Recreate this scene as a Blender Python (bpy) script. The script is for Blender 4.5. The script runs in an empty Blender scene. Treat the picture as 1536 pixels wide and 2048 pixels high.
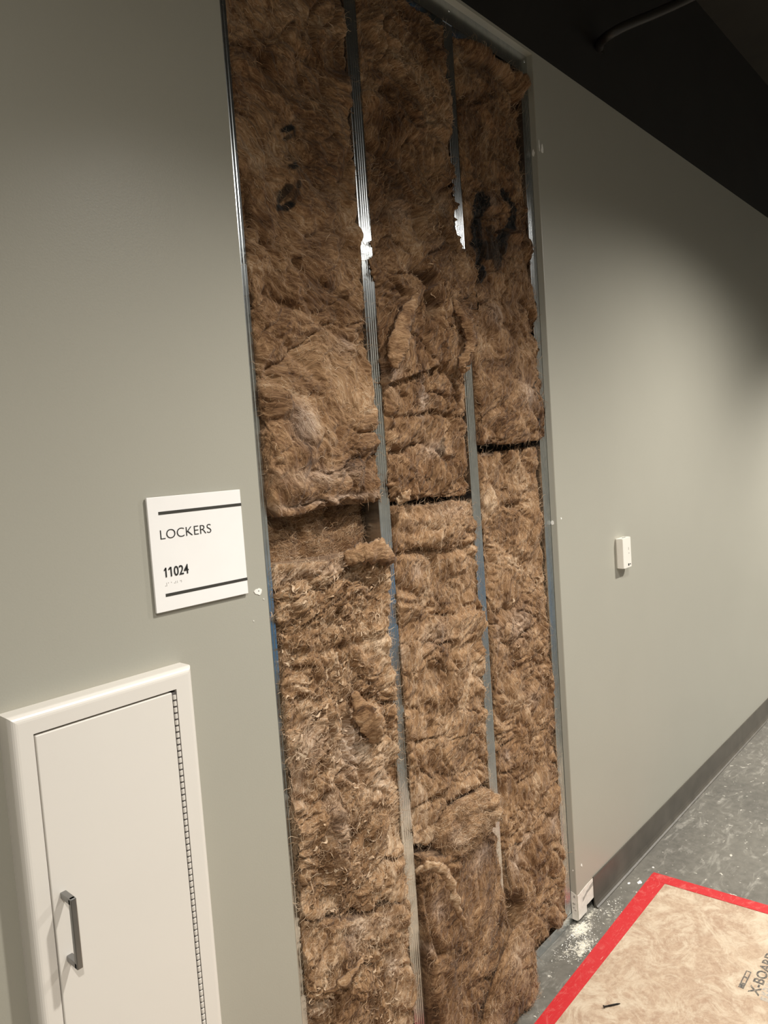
import bpy, bmesh, math, random
import numpy as np
from mathutils import Vector, Matrix

S = bpy.context.scene
COL = S.collection
# ------------------------------------------------------------------ camera
IW, IH = 1536, 2048
FPX = 1473.4
YAW, PITCH, ROLL = 0.83664, -0.06973, -0.06926
CAM = np.array([0.0, -1.2, 1.63])
_f = np.array([math.sin(YAW)*math.cos(PITCH), math.cos(YAW)*math.cos(PITCH), math.sin(PITCH)])
_r0 = np.array([math.cos(YAW), -math.sin(YAW), 0.0]); _u0 = np.cross(_r0, _f)
_r = math.cos(ROLL)*_r0 + math.sin(ROLL)*_u0
_u = -math.sin(ROLL)*_r0 + math.cos(ROLL)*_u0
cam = bpy.data.cameras.new('camera')
cam.sensor_fit = 'VERTICAL'; cam.sensor_height = 36.0; cam.sensor_width = 27.0
cam.lens = FPX/IH*36.0; cam.clip_start = 0.02
cam_o = bpy.data.objects.new('camera', cam); COL.objects.link(cam_o)
m = Matrix((( _r[0], _u[0], -_f[0]), (_r[1], _u[1], -_f[1]), (_r[2], _u[2], -_f[2]))).to_4x4()
m.translation = Vector(CAM); cam_o.matrix_world = m
S.camera = cam_o

# ------------------------------------------------------------------ light
S.view_settings.view_transform = 'Standard'; S.view_settings.look = 'None'
S.view_settings.gamma = 1.0; S.view_settings.exposure = 0.0
S.view_settings.use_curve_mapping = False
w = bpy.data.worlds.new('world'); S.world = w; w.use_nodes = True
w.node_tree.nodes['Background'].inputs[0].default_value = (1.0, 0.93, 0.82, 1)
w.node_tree.nodes['Background'].inputs[1].default_value = 0.02

def spot(x, y, z, power, angle=118, blend=1.0, rad=0.05, col=(1.0, 0.955, 0.885), aim=(0, 0)):
    l = bpy.data.lights.new('downlight', 'SPOT'); l.energy = power; l.color = col
    l.spot_size = math.radians(angle); l.spot_blend = blend; l.shadow_soft_size = rad
    o = bpy.data.objects.new('downlight', l); COL.objects.link(o)
    o.location = (x, y, z); o.rotation_euler = (aim[0], aim[1], 0)
    return o
# downlights hung below the dark ceiling along the corridor
LIGHTS = [(-0.5, -2.3, 3.16, 240, 175), (1.30, -1.15, 2.84, 225, 132), (3.25, -1.35, 2.84, 350, 157), (5.3, -1.25, 2.80, 470, 128), (7.5, -1.35, 2.80, 350, 150)]
for lx, ly, lz, lp, la in LIGHTS:
    spot(lx, ly, lz, lp, la)

# ------------------------------------------------------------------ helpers
def ray(px, py):
    return _r*(px-768)/FPX - _u*(py-1024)/FPX + _f
def W(px, py, y=0.0):
    q = ray(px, py); t = (y-CAM[1])/q[1]; return CAM + q*t
def XZ(px, py, y=0.02):
    p = W(px, py, y); return (p[0], p[2])
def FLOOR(px, py, z=0.0):
    q = ray(px, py); t = (z-CAM[2])/q[2]; return CAM + q*t

def tag(o, label=None, cat=None, group=None, kind=None):
    if label: o['label'] = label
    if cat: o['category'] = cat
    if group: o['group'] = group
    if kind: o['kind'] = kind
    return o
def link(name, me, mat=None, parent=None):
    o = bpy.data.objects.new(name, me); COL.objects.link(o)
    if mat: me.materials.append(mat)
    if parent: o.parent = parent
    return o
def empty(name, loc=(0, 0, 0)):
    o = bpy.data.objects.new(name, None); COL.objects.link(o); o.location = loc
    o.empty_display_size = 0.05
    return o
def obj(name, bm, mat=None, parent=None, smooth=False, loc=None):
    me = bpy.data.meshes.new(name)
    bmesh.ops.recalc_face_normals(bm, faces=bm.faces[:])
    bm.to_mesh(me); bm.free()
    if smooth:
        for p in me.polygons: p.use_smooth = True
    if loc is not None:
        me.transform(Matrix.Translation(-Vector(loc)))
    o = link(name, me, mat, parent)
    if loc is not None: o.location = loc
    return o
def add_box(bm, lo, hi, bev=0.0, seg=2):
    r = bmesh.ops.create_cube(bm, size=1.0)
    vs = r['verts']
    for v in vs:
        for i in range(3):
            v.co[i] = (lo[i]+hi[i])/2 + v.co[i]*(hi[i]-lo[i])
    if bev > 0:
        es = list({e for v in vs for e in v.link_edges})
        bmesh.ops.bevel(bm, geom=es, offset=bev, segments=seg, affect='EDGES', profile=0.5)
def box(name, lo, hi, mat, parent=None, bev=0.0, seg=2, smooth=False):
    bm = bmesh.new(); add_box(bm, lo, hi, bev, seg); return obj(name, bm, mat, parent, smooth)
def prism(bm, pts, axis, a, b):
    """extrude a closed 2D outline along axis (0,1,2) from a to b"""
    def P(p, t):
        q = list(p); q.insert(axis, t); return q
    va = [bm.verts.new(P(p, a)) for p in pts]; vb = [bm.verts.new(P(p, b)) for p in pts]
    n = len(pts)
    bm.faces.new(va); bm.faces.new(vb[::-1])
    for i in range(n):
        bm.faces.new((va[i], va[(i+1) % n], vb[(i+1) % n], vb[i]))
def tube(bm, pts, rad, n=10, cap=True):
    pts = [Vector(p) for p in pts]; rings = []
    for i, p in enumerate(pts):
        t = (pts[min(i+1, len(pts)-1)] - pts[max(i-1, 0)]).normalized()
        a = t.cross(Vector((0.13, 0.31, 0.94))).normalized(); b = t.cross(a)
        r = rad[i] if hasattr(rad, '__len__') else rad
        rings.append([bm.verts.new(p + (a*math.cos(k*2*math.pi/n) + b*math.sin(k*2*math.pi/n))*r) for k in range(n)])
    for A, B in zip(rings[:-1], rings[1:]):
        for k in range(n):
            bm.faces.new((A[k], A[(k+1) % n], B[(k+1) % n], B[k]))
    if cap:
        bm.faces.new(rings[0][::-1]); bm.faces.new(rings[-1])
def spline(pts, n):
    """Catmull-Rom through pts"""
    P = [np.array(p, float) for p in pts]; P = [2*P[0]-P[1]] + P + [2*P[-1]-P[-2]]
    out = []
    for i in range(1, len(P)-2):
        for k in range(n):
            t = k/n
            out.append(0.5*((2*P[i]) + (-P[i-1]+P[i+1])*t + (2*P[i-1]-5*P[i]+4*P[i+1]-P[i+2])*t*t + (-P[i-1]+3*P[i]-3*P[i+1]+P[i+2])*t**3))
    out.append(P[-2]); return out
def mesh_np(name, V, Fq, mat, parent=None, smooth=True, attrs=None):
    """V (n,3); Fq list of int arrays with constant width"""
    me = bpy.data.meshes.new(name)
    nl = sum(f.size for f in Fq); nf = sum(len(f) for f in Fq)
    me.vertices.add(len(V)); me.vertices.foreach_set('co', V.astype(np.float32).ravel())
    me.loops.add(nl); me.loops.foreach_set('vertex_index', np.concatenate([f.ravel() for f in Fq]).astype(np.int32))
    starts = []; off = 0
    for f in Fq:
        starts.append(off + np.arange(len(f))*f.shape[1]); off += f.size
    me.polygons.add(nf); me.polygons.foreach_set('loop_start', np.concatenate(starts).astype(np.int32))
    me.update(calc_edges=True)
    me.polygons.foreach_set('use_smooth', np.full(nf, smooth))
    for k, (t, a) in (attrs or {}).items():
        at = me.attributes.new(k, t, 'POINT')
        at.data.foreach_set('vector' if t == 'FLOAT_VECTOR' else 'value', a.astype(np.float32).ravel())
    me.validate()
    return link(name, me, mat, parent)

# ------------------------------------------------------------------ numpy noise
def perlin(P, seed=0):
    P = P + np.array([seed*17.31+101.7, seed*9.13+57.3, seed*5.77+83.1])
    I = np.floor(P).astype(np.int64); F = P - I
    U = F*F*F*(F*(F*6-15)+10)
    out = 0
    for dx in (0, 1):
        wx = U[:, 0] if dx else 1-U[:, 0]
        for dy in (0, 1):
            wy = U[:, 1] if dy else 1-U[:, 1]
            for dz in (0, 1):
                wz = U[:, 2] if dz else 1-U[:, 2]
                h = ((I[:, 0]+dx)*374761393 + (I[:, 1]+dy)*668265263 + (I[:, 2]+dz)*2147483647 + seed*974711) & 0xffffffff
                h = ((h ^ (h >> 13))*1274126177) & 0xffffffff
                h = (h ^ (h >> 16))
                g0 = ((h & 0x3ff)/511.5-1); g1 = (((h >> 10) & 0x3ff)/511.5-1); g2 = (((h >> 20) & 0x3ff)/511.5-1)
                out = out + wx*wy*wz*(g0*(F[:, 0]-dx)+g1*(F[:, 1]-dy)+g2*(F[:, 2]-dz))
    return out*1.3
def pdist(x, z, pts):
    """distance and signed side to a polyline"""
    best = np.full(x.shape, 1e9); side = np.zeros(x.shape)
    for (ax, az), (bx, bz) in zip(pts[:-1], pts[1:]):
        dx, dz = bx-ax, bz-az; L = dx*dx+dz*dz+1e-12
        t = np.clip(((x-ax)*dx+(z-az)*dz)/L, 0, 1)
        ex, ez = x-(ax+t*dx), z-(az+t*dz)
        d = np.sqrt(ex*ex+ez*ez); s = np.sign(dx*ez-dz*ex)
        mk = d < best; best = np.where(mk, d, best); side = np.where(mk, s, side)
    return best, side

# ------------------------------------------------------------------ materials
def mat_new(name):
    mt = bpy.data.materials.new(name); mt.use_nodes = True
    nt = mt.node_tree; b = nt.nodes['Principled BSDF']
    return mt, nt, b
def N(nt, t, **kw):
    n = nt.nodes.new(t)
    for k, v in kw.items(): setattr(n, k, v)
    return n
def setin(n, **kw):
    for k, v in kw.items(): n.inputs[k.replace('_', ' ')].default_value = v
def coords(nt, scale=(1, 1, 1)):
    t = N(nt, 'ShaderNodeTexCoord'); mp = N(nt, 'ShaderNodeMapping')
    mp.inputs['Scale'].default_value = scale
    nt.links.new(t.outputs['Object'], mp.inputs[0]); return mp.outputs[0]
def noise(nt, vec, scale, detail=4, rough=0.55, dist=0.0):
    n = N(nt, 'ShaderNodeTexNoise'); setin(n, Scale=scale, Detail=detail, Roughness=rough, Distortion=dist)
    nt.links.new(vec, n.inputs['Vector']); return n.outputs['Fac']
def ramp(nt, fac, stops):
    r = N(nt, 'ShaderNodeValToRGB'); e = r.color_ramp.elements
    while len(e) < len(stops): e.new(0.5)
    for el, (p, c) in zip(e, stops):
        el.position = p; el.color = (*c, 1) if len(c) == 3 else c
    nt.links.new(fac, r.inputs[0]); return r.outputs[0]
def mix(nt, fac, a, b, mode='MIX'):
    n = N(nt, 'ShaderNodeMix', data_type='RGBA', blend_type=mode)
    for sock, v in ((0, fac), (6, a), (7, b)):
        if hasattr(v, 'is_linked') or hasattr(v, 'links'): nt.links.new(v, n.inputs[sock])
        elif sock == 0: n.inputs[0].default_value = v
        else: n.inputs[sock].default_value = (*v, 1)
    return n.outputs[2]
def math_(nt, op, a, b=0.0, clamp=False):
    n = N(nt, 'ShaderNodeMath', operation=op, use_clamp=clamp)
    for i, v in enumerate((a, b)):
        if hasattr(v, 'links'): nt.links.new(v, n.inputs[i])
        else: n.inputs[i].default_value = v
    return n.outputs[0]
def bump(nt, b, h, strength=0.3, dist=0.001):
    n = N(nt, 'ShaderNodeBump'); setin(n, Strength=strength, Distance=dist)
    nt.links.new(h, n.inputs['Height']); nt.links.new(n.outputs[0], b.inputs['Normal'])
def plain(name, col, rough=0.5, metal=0.0, var=0.06, vscale=20, bs=0.0, bscale=300):
    mt, nt, b = mat_new(name)
    v = coords(nt)
    n1 = noise(nt, v, vscale)
    dark = tuple(c*(1-var) for c in col); lite = tuple(min(1, c*(1+var)) for c in col)
    nt.links.new(ramp(nt, n1, [(0.3, dark), (0.7, lite)]), b.inputs['Base Color'])
    setin(b, Roughness=rough, Metallic=metal)
    if bs > 0: bump(nt, b, noise(nt, v, bscale, 3), bs, 0.0006)
    return mt

M = {}
M['paint'] = plain('greige_wall_paint', (0.385, 0.372, 0.315), 0.36, var=0.015, vscale=3, bs=0.35, bscale=260)
M['black_paint'] = plain('dark_upper_paint', (0.012, 0.010, 0.008), 0.85, var=0.2, vscale=4)
M['deck'] = plain('dark_ceiling', (0.028, 0.023, 0.016), 0.9, var=0.2, vscale=3)
M['gyp'] = plain('bare_gypsum', (0.74, 0.70, 0.63), 0.9, var=0.12, vscale=60, bs=0.5, bscale=160)
M['cavity'] = plain('cavity_paper_shade', (0.045, 0.04, 0.034), 0.95)  # drywall back, with the shade of the stud cavity put into its colour
M['white_cab'] = plain('cabinet_enamel', (0.75, 0.715, 0.66), 0.32, var=0.01, vscale=5, bs=0.06, bscale=420)
M['sign'] = plain('sign_acrylic', (0.90, 0.885, 0.865), 0.35, var=0.01)
M['ink'] = plain('sign_black', (0.02, 0.02, 0.018), 0.5)
M['stripe'] = plain('sign_stripe', (0.045, 0.043, 0.036), 0.5)
M['plastic'] = plain('sensor_plastic', (0.80, 0.77, 0.70), 0.4, var=0.01)
M['spackle'] = plain('spackle', (0.86, 0.84, 0.79), 0.9, var=0.06, vscale=200, bs=0.4, bscale=400)
M['rubber'] = plain('rubber_base', (0.085, 0.075, 0.060), 0.38, var=0.25, vscale=9)
M['steel_dark'] = plain('handle_steel', (0.30, 0.30, 0.30), 0.34, 1.0)
M['screw'] = plain('black_screw', (0.02, 0.018, 0.017), 0.4, 0.6)
M['dark_gap'] = plain('dark_gap', (0.02, 0.02, 0.02), 0.9)
M['conduit'] = plain('conduit', (0.03, 0.026, 0.022), 0.45, 0.3)
M['hinge_gap_shade'] = plain('hinge_gap_shade', (0.10, 0.09, 0.085), 0.6)  # shade between the knuckles, painted as a dark leaf
M['braille'] = plain('braille_dots', (0.50, 0.49, 0.47), 0.5)
M['glue'] = plain('adhesive', (0.36, 0.34, 0.30), 0.8, var=0.2, vscale=80)
M['blue'] = plain('blue_reflection_panel', (0.04, 0.19, 0.40), 0.5)  # colour for the added panel that the studs mirror
M['opp'] = plain('opposite_paint', (0.42, 0.40, 0.35), 0.6, var=0.02)

def make_steel():
    mt, nt, b = mat_new('galvanised_steel')
    v = coords(nt, (1, 1, 0.02)); v2 = coords(nt)
    streak = noise(nt, v, 420, 3)
    spang = noise(nt, v2, 35, 3, 0.6)
    c = ramp(nt, streak, [(0.3, (0.54, 0.57, 0.59)), (0.7, (0.74, 0.77, 0.78))])
    c = mix(nt, 0.35, c, ramp(nt, spang, [(0.35, (0.42, 0.46, 0.48)), (0.65, (0.72, 0.74, 0.74))]))
    nt.links.new(c, b.inputs['Base Color'])
    setin(b, Metallic=1.0, Roughness=0.25, Anisotropic=0.75)
    tg = N(nt, 'ShaderNodeTangent', direction_type='RADIAL', axis='Z')
    nt.links.new(tg.outputs[0], b.inputs['Tangent'])
    return mt
M['steel'] = make_steel()

def make_floor():
    mt, nt, b = mat_new('concrete')
    v = coords(nt)
    a = noise(nt, v, 2.2, 6, 0.6, 0.4); c2 = noise(nt, v, 30, 5, 0.65); c3 = noise(nt, v, 260, 2)
    c = ramp(nt, a, [(0.35, (0.092, 0.086, 0.072)), (0.65, (0.165, 0.154, 0.128))])
    c = mix(nt, 0.35, c, ramp(nt, c2, [(0.35, (0.075, 0.073, 0.066)), (0.66, (0.21, 0.20, 0.175))]))
    # pale scuffs and dried plaster smears
    sv = coords(nt, (1, 2.6, 1))
    sc = noise(nt, sv, 7, 7, 0.72, 1.2)
    c = mix(nt, ramp(nt, sc, [(0.53, (0, 0, 0)), (0.70, (0.8, 0.8, 0.8))]), c, (0.34, 0.325, 0.285))
    sp = noise(nt, v, 46, 3, 0.5, 0.6)
    c = mix(nt, ramp(nt, sp, [(0.68, (0, 0, 0)), (0.71, (0.9, 0.9, 0.9))]), c, (0.60, 0.57, 0.50))
    # fine plaster dust under the cut drywall end
    at = N(nt, 'ShaderNodeAttribute', attribute_name='dust')
    dn = noise(nt, v, 70, 6, 0.75, 0.8)
    d = math_(nt, 'ADD', at.outputs['Fac'], math_(nt, 'MULTIPLY', math_(nt, 'SUBTRACT', dn, 0.5), 2.8))
    c = mix(nt, ramp(nt, d, [(0.5, (0, 0, 0)), (0.85, (1, 1, 1))]), c, (0.70, 0.665, 0.56))
    nt.links.new(c, b.inputs['Base Color'])
    setin(b, Roughness=0.5)
    bump(nt, b, c3, 0.15, 0.0008)
    return mt
M['floor'] = make_floor()

def make_board():
    mt, nt, b = mat_new('tan_fibreboard')
    v = coords(nt)
    a = noise(nt, v, 5, 5, 0.6, 0.5); f = noise(nt, v, 42, 6, 0.8, 0.8); s = noise(nt, v, 9, 7, 0.8, 1.6)
    c = ramp(nt, a, [(0.38, (0.36, 0.235, 0.155)), (0.62, (0.46, 0.34, 0.235))])
    c = mix(nt, 0.5, c, ramp(nt, f, [(0.38, (0.29, 0.195, 0.13)), (0.62, (0.53, 0.42, 0.305))]))
    c = mix(nt, ramp(nt, s, [(0.46, (0, 0, 0)), (0.62, (0.75, 0.75, 0.75))]), c, (0.60, 0.51, 0.385))
    w2 = noise(nt, coords(nt, (1, 1.6, 1)), 3.2, 5, 0.65, 1.5)
    c = mix(nt, ramp(nt, w2, [(0.5, (0, 0, 0)), (0.68, (0.55, 0.55, 0.55))]), c, (0.62, 0.54, 0.41))
    nt.links.new(c, b.inputs['Base Color']); setin(b, Roughness=0.8)
    bump(nt, b, f, 0.2, 0.0008)
    return mt
M['board'] = make_board()
def make_tape():
    mt, nt, b = mat_new('red_tape')
    v = coords(nt); v2 = coords(nt, (4, 40, 4))
    a = noise(nt, v, 18, 6, 0.8, 1.5); s = noise(nt, v2, 6, 4, 0.7, 0.6)
    c = mix(nt, ramp(nt, a, [(0.52, (0, 0, 0)), (0.72, (0.6, 0.6, 0.6))]), (0.50, 0.016, 0.020), (0.62, 0.20, 0.17))
    c = mix(nt, ramp(nt, s, [(0.62, (0, 0, 0)), (0.70, (0.6, 0.6, 0.6))]), c, (0.66, 0.33, 0.27))
    nt.links.new(c, b.inputs['Base Color']); setin(b, Roughness=0.55)
    bump(nt, b, noise(nt, v, 60, 4), 0.25, 0.001)
    return mt
M['tape'] = make_tape()
def make_print():
    mt, nt, b = mat_new('board_print')
    v = coords(nt)
    n = noise(nt, v, 220, 4, 0.7)
    nt.links.new(ramp(nt, n, [(0.47, (0.075, 0.070, 0.066)), (0.66, (0.34, 0.28, 0.21))]), b.inputs['Base Color'])
    setin(b, Roughness=0.85); return mt
M['print'] = make_print()
def make_print_blue():
    mt, nt, b = mat_new('board_print_faded')
    v = coords(nt)
    n = noise(nt, v, 120, 5, 0.75)
    nt.links.new(ramp(nt, n, [(0.38, (0.26, 0.27, 0.27)), (0.58, (0.50, 0.41, 0.31))]), b.inputs['Base Color'])
    setin(b, Roughness=0.85); return mt
M['print_blue'] = make_print_blue()

def make_wool(name, dark, mid, lite, pale):
    mt, nt, b = mat_new(name)
    fl = N(nt, 'ShaderNodeAttribute', attribute_name='flow')
    def mapped(sc):
        mp = N(nt, 'ShaderNodeMapping'); mp.inputs['Scale'].default_value = sc
        nt.links.new(fl.outputs['Vector'], mp.inputs[0]); return mp.outputs[0]
    big = noise(nt, mapped((5, 5, 7)), 1.0, 4, 0.6, 0.4)
    mid_n = noise(nt, mapped((18, 22, 34)), 1.0, 5, 0.65, 0.5)
    fib = noise(nt, mapped((55, 140, 260)), 1.0, 5, 0.7, 0.6)
    fib2 = noise(nt, mapped((120, 300, 620)), 1.0, 3, 0.7, 0.4)
    t = math_(nt, 'ADD', math_(nt, 'MULTIPLY', big, 0.44), math_(nt, 'MULTIPLY', mid_n, 0.32))
    t = math_(nt, 'ADD', t, math_(nt, 'MULTIPLY', fib, 0.46))
    t = math_(nt, 'ADD', t, math_(nt, 'MULTIPLY', fib2, 0.12))
    tn = N(nt, 'ShaderNodeAttribute', attribute_name='tone')
    t = math_(nt, 'ADD', t, tn.outputs['Fac'])
    c = ramp(nt, t, [(0.525, dark), (0.637, mid), (0.752, lite), (0.88, pale)])
    pa = N(nt, 'ShaderNodeAttribute', attribute_name='pale')
    pf = math_(nt, 'MULTIPLY', pa.outputs['Fac'], ramp(nt, fib, [(0.38, (0.1, 0.1, 0.1)), (0.66, (1, 1, 1))]))
    c = mix(nt, pf, c, (0.64, 0.52, 0.43))
    ik = N(nt, 'ShaderNodeAttribute', attribute_name='ink')
    kf = math_(nt, 'MULTIPLY', ik.outputs['Fac'], ramp(nt, mid_n, [(0.30, (0.65, 0.65, 0.65)), (0.5, (1, 1, 1))]))
    c = mix(nt, kf, c, (0.010, 0.010, 0.010))
    nt.links.new(c, b.inputs['Base Color'])
    setin(b, Roughness=0.95)
    b.inputs['Specular IOR Level'].default_value = 0.12
    b.inputs['Sheen Weight'].default_value = 0.12
    h = math_(nt, 'ADD', math_(nt, 'MULTIPLY', mid_n, 1.0), math_(nt, 'MULTIPLY', fib, 0.5))
    h = math_(nt, 'ADD', h, math_(nt, 'MULTIPLY', fib2, 0.22))
    bump(nt, b, h, 0.75, 0.006)
    return mt
M['wool'] = make_wool('brown_glass_wool', (0.040, 0.018, 0.008), (0.155, 0.080, 0.037), (0.355, 0.215, 0.113), (0.64, 0.485, 0.335))
M['fibre'] = plain('wool_fibre', (0.42, 0.29, 0.18), 0.8, var=0.45, vscale=40)

# ------------------------------------------------------------------ setting
Z_TOP = 2.885; Z_DECK = 3.66; DT = 0.022
X_L, X_R = 0.953, 2.176
def structure(o): o['kind'] = 'structure'; return o
# floor, subdivided near the cut drywall end to carry the dust mask
def floor_mesh():
    xs = np.unique(np.concatenate([np.linspace(-2.6, 1.7, 8), np.linspace(1.7, 2.7, 101), np.linspace(2.7, 9, 10)]))
    ys = np.unique(np.concatenate([np.linspace(-3.3, -0.4, 6), np.linspace(-0.4, 0.2, 61)]))
    X, Y = np.meshgrid(xs, ys); V = np.stack([X.ravel(), Y.ravel(), np.zeros(X.size)], 1)
    nx, ny = len(xs), len(ys)
    i = np.arange(ny-1)[:, None]*nx + np.arange(nx-1)[None]; i = i.ravel()
    F = np.stack([i, i+1, i+1+nx, i+nx], 1)
    d = np.zeros(len(V))
    for (px, py, rx, ry, a) in [(1160, 1858, .06, .035, 1.0), (1165, 1895, .075, .03, .85), (1130, 1905, .08, .022, .55), (1180, 1830, .07, .02, .7), (1100, 1915, .1, .02, .35), (1225, 1825, .12, .03, .45)]:
        p = FLOOR(px, py); d = np.maximum(d, a*np.exp(-((V[:, 0]-p[0])/rx)**2-((V[:, 1]-p[1])/ry)**2))
    return mesh_np('floor', V, [F], M['floor'], smooth=False, attrs={'dust': ('FLOAT', d)})
fl = structure(floor_mesh())
bm = bmesh.new()
prism(bm, [(-2.6, 0), (X_L, 0), (X_L, Z_TOP-0.010), (X_R, Z_TOP-0.010), (X_R, Z_TOP), (-2.6, Z_TOP)], 1, 0.0, DT)
wall_left = structure(obj('wall_left', bm, M['paint']))
bm = bmesh.new()
prism(bm, [(X_R, 0.012), (2.243, 0.012), (2.243, 0.036), (9, 0.036), (9, Z_TOP), (X_R, Z_TOP)], 1, 0.0, DT)
ed = [e for e in bm.edges if all(abs(v.co.x-X_R) < 1e-5 and abs(v.co.y) < 1e-5 for v in e.verts)]
bmesh.ops.bevel(bm, geom=ed, offset=0.003, segments=3, affect='EDGES', profile=0.5)
wall_right = structure(obj('wall_right', bm, M['paint']))
structure(box('wall_upper', (-2.6, 0.0, Z_TOP), (9, 0.16, Z_DECK), M['black_paint']))
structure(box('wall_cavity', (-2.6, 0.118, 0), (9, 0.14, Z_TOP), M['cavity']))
structure(box('wall_opposite', (-2.6, -3.36, 0), (9, -3.3, Z_TOP), M['opp']))
structure(box('added_blue_panel', (1.2, -3.3, 0), (6.3, -3.285, 0.80), M['blue']))  # unseen panel, added to give the steel studs a blue reflection
structure(box('wall_far', (9, -3.36, 0), (9.06, 0.16, Z_DECK), M['opp']))
structure(box('wall_near', (-2.66, -3.36, 0), (-2.6, 0.16, Z_DECK), M['opp']))
structure(box('ceiling', (-2.66, -3.36, Z_DECK), (9.06, 0.16, Z_DECK+0.06), M['deck']))
# rubber cove base
def cove(x0, x1, name):
    prof = [(0, 0.0035), (0, 0.111), (-0.0025, 0.113), (-0.004, 0.110), (-0.004, 0.026), (-0.006, 0.014), (-0.010, 0.007), (-0.0155, 0.0035), (-0.0165, 0.0015), (-0.016, 0.0005), (0, 0.0005)]
    bm = bmesh.new(); prism(bm, prof, 0, x0, x1)
    return structure(obj(name, bm, M['rubber']))
base_r = cove(W(1187, 1753, -.004)[0], 9, 'baseboard_right')
cove(-2.6, 0.78, 'baseboard_left')

# raw gypsum patch at the cut end, where the base came away
def patch(name, pts, y, th, mat, parent, axis=1):
    bm = bmesh.new(); prism(bm, pts, axis, y, y-th); return obj(name, bm, mat, parent)
rnd = random.Random(4)
def jag(pts, amp, n=4, closed=True):
    out = []
    L = len(pts)
    for i in range(L if closed else L-1):
        a, b = pts[i], pts[(i+1) % L]
        for k in range(n):
            t = k/n; j = amp if k else 0
            out.append((a[0]+(b[0]-a[0])*t+rnd.uniform(-j, j), a[1]+(b[1]-a[1])*t+rnd.uniform(-j, j)))
    return out
pp = patch('bare_gypsum_patch', jag([(X_R+.004, .013), (2.241, .013), (2.241, .037), (2.322, .037), (2.322, .108), (2.24, .106), (X_R+.004, .100)], .0012), 0.0, .0012, M['gyp'], wall_right)
patch('adhesive_smear', jag([(2.213, .062), (2.25, .078), (2.31, .086), (2.318, .098), (2.27, .094), (2.215, .076)], .0015), -0.0012, .0006, M['glue'], wall_right)
bm = bmesh.new(); prism(bm, jag([(0.0015, .013), (DT-.001, .013), (DT-.001, .112), (.0015, .104)], .0008), 0, X_R, X_R-.0012)
obj('bare_gypsum_edge', bm, M['gyp'], wall_right)
for (yy, zz, a, b_) in [(.009, .096, .004, .005), (.012, .070, .006, .004), (.007, .048, .004, .003), (.013, .056, .004, .003)]:
    bm = bmesh.new(); prism(bm, [(yy+a*math.cos(k*.7)*rnd.uniform(.6, 1.1), zz+b_*math.sin(k*.7)*rnd.uniform(.6, 1.1)) for k in range(9)], 0, X_R-.0011, X_R-.0018)
    obj('adhesive_smear', bm, M['glue'], wall_right)

# spackle dabs on the painted walls (parts of the walls)
def dab(px, py, rx, rz, parent, hole=False, y=0.0, lobes=11):
    p = W(px, py, y)
    pts = [(p[0]+rx*math.cos(k*2*math.pi/lobes)*rnd.uniform(.55, 1.15), p[2]+rz*math.sin(k*2*math.pi/lobes)*rnd.uniform(.55, 1.15)) for k in range(lobes)]
    bm = bmesh.new(); prism(bm, pts, 1, y, y-.0012)
    o = obj('spackle_dab', bm, M['spackle'], parent)
    if hole:
        bm = bmesh.new(); prism(bm, [(p[0]+.001+.0012*math.cos(k*.8), p[2]+.001+.0012*math.sin(k*.8)) for k in range(8)], 1, y-.0011, y-.0015)
        obj('screw_hole', bm, M['dark_gap'], o)
dab(516, 1183, .0105, .0085, wall_left, True); dab(527, 1198, .0015, .0015, wall_left); dab(507, 1242, .0012, .0012, wall_left)
dab(1084, 298, .007, .016, wall_right); dab(1078, 291, .0028, .018, wall_right)
dab(1122, 1037, .004, .004, wall_right); dab(1163, 1731, .004, .006, wall_right)
def dab_edge(px, py, ry, rz, n=10):
    q = ray(px, py); t = (X_R-CAM[0])/q[0]; p = CAM+q*t
    bm = bmesh.new(); prism(bm, [(min(max(p[1]+ry*math.cos(k*2*math.pi/n)*rnd.uniform(.6, 1.1), .003), DT), p[2]+rz*math.sin(k*2*math.pi/n)*rnd.uniform(.6, 1.1)) for k in range(n)], 0, X_R, X_R-.0012)
    obj('spackle_dab', bm, M['spackle'], wall_right)
dab_edge(1105, 1046, .006, .009); dab_edge(1067, 306, .005, .011); dab_edge(1146, 1741, .002, .003)

# ------------------------------------------------------------------ steel framing
YS = DT + 0.0005      # front face of the studs
def stud(xc, label, z0=0.004, z1=2.85):
    w2 = 0.0205; t = .0010; D = 0.092
    # outer line of the C: web on the left, ribbed flange in front, lips at the open side
    front = [(-w2, 0.0012), (-w2+.0012, 0)]
    for g in (-.011, -.0035, .004, .0115):
        front += [(g-.0024, 0), (g-.0010, .0011), (g+.0010, .0011), (g+.0024, 0)]
    front += [(w2-.0012, 0), (w2, .0012), (w2, .009)]
    outer = [(w2, D-.009), (w2, D-.0012), (w2-.0012, D), (-w2+.0012, D), (-w2, D-.0012)] + front
    inner = [(w2-t, .009), (w2-t, .002), (w2-.002, .0026), (-w2+t, .0026), (-w2+t, D-t), (w2-t, D-t), (w2-t, D-.009)]
    pts = [(xc+x, YS+y) for x, y in outer+inner]
    bm = bmesh.new(); prism(bm, pts, 2, z0, z1)
    o = obj('steel_stud', bm, M['steel'], loc=(xc, YS+.046, z0))
    return tag(o, label, 'stud', 'steel studs in the wall opening')
XS = [0.9665, 1.3585, 1.7545, 2.1555]
stud(XS[0], 'galvanised steel stud along the left drywall edge, beside the LOCKERS sign')
stud(XS[1], 'ribbed galvanised steel stud between the left and middle insulation columns')
stud(XS[2], 'ribbed galvanised steel stud between the middle and right insulation columns')
stud(XS[3], 'galvanised steel stud along the right drywall edge of the opening')
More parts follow.
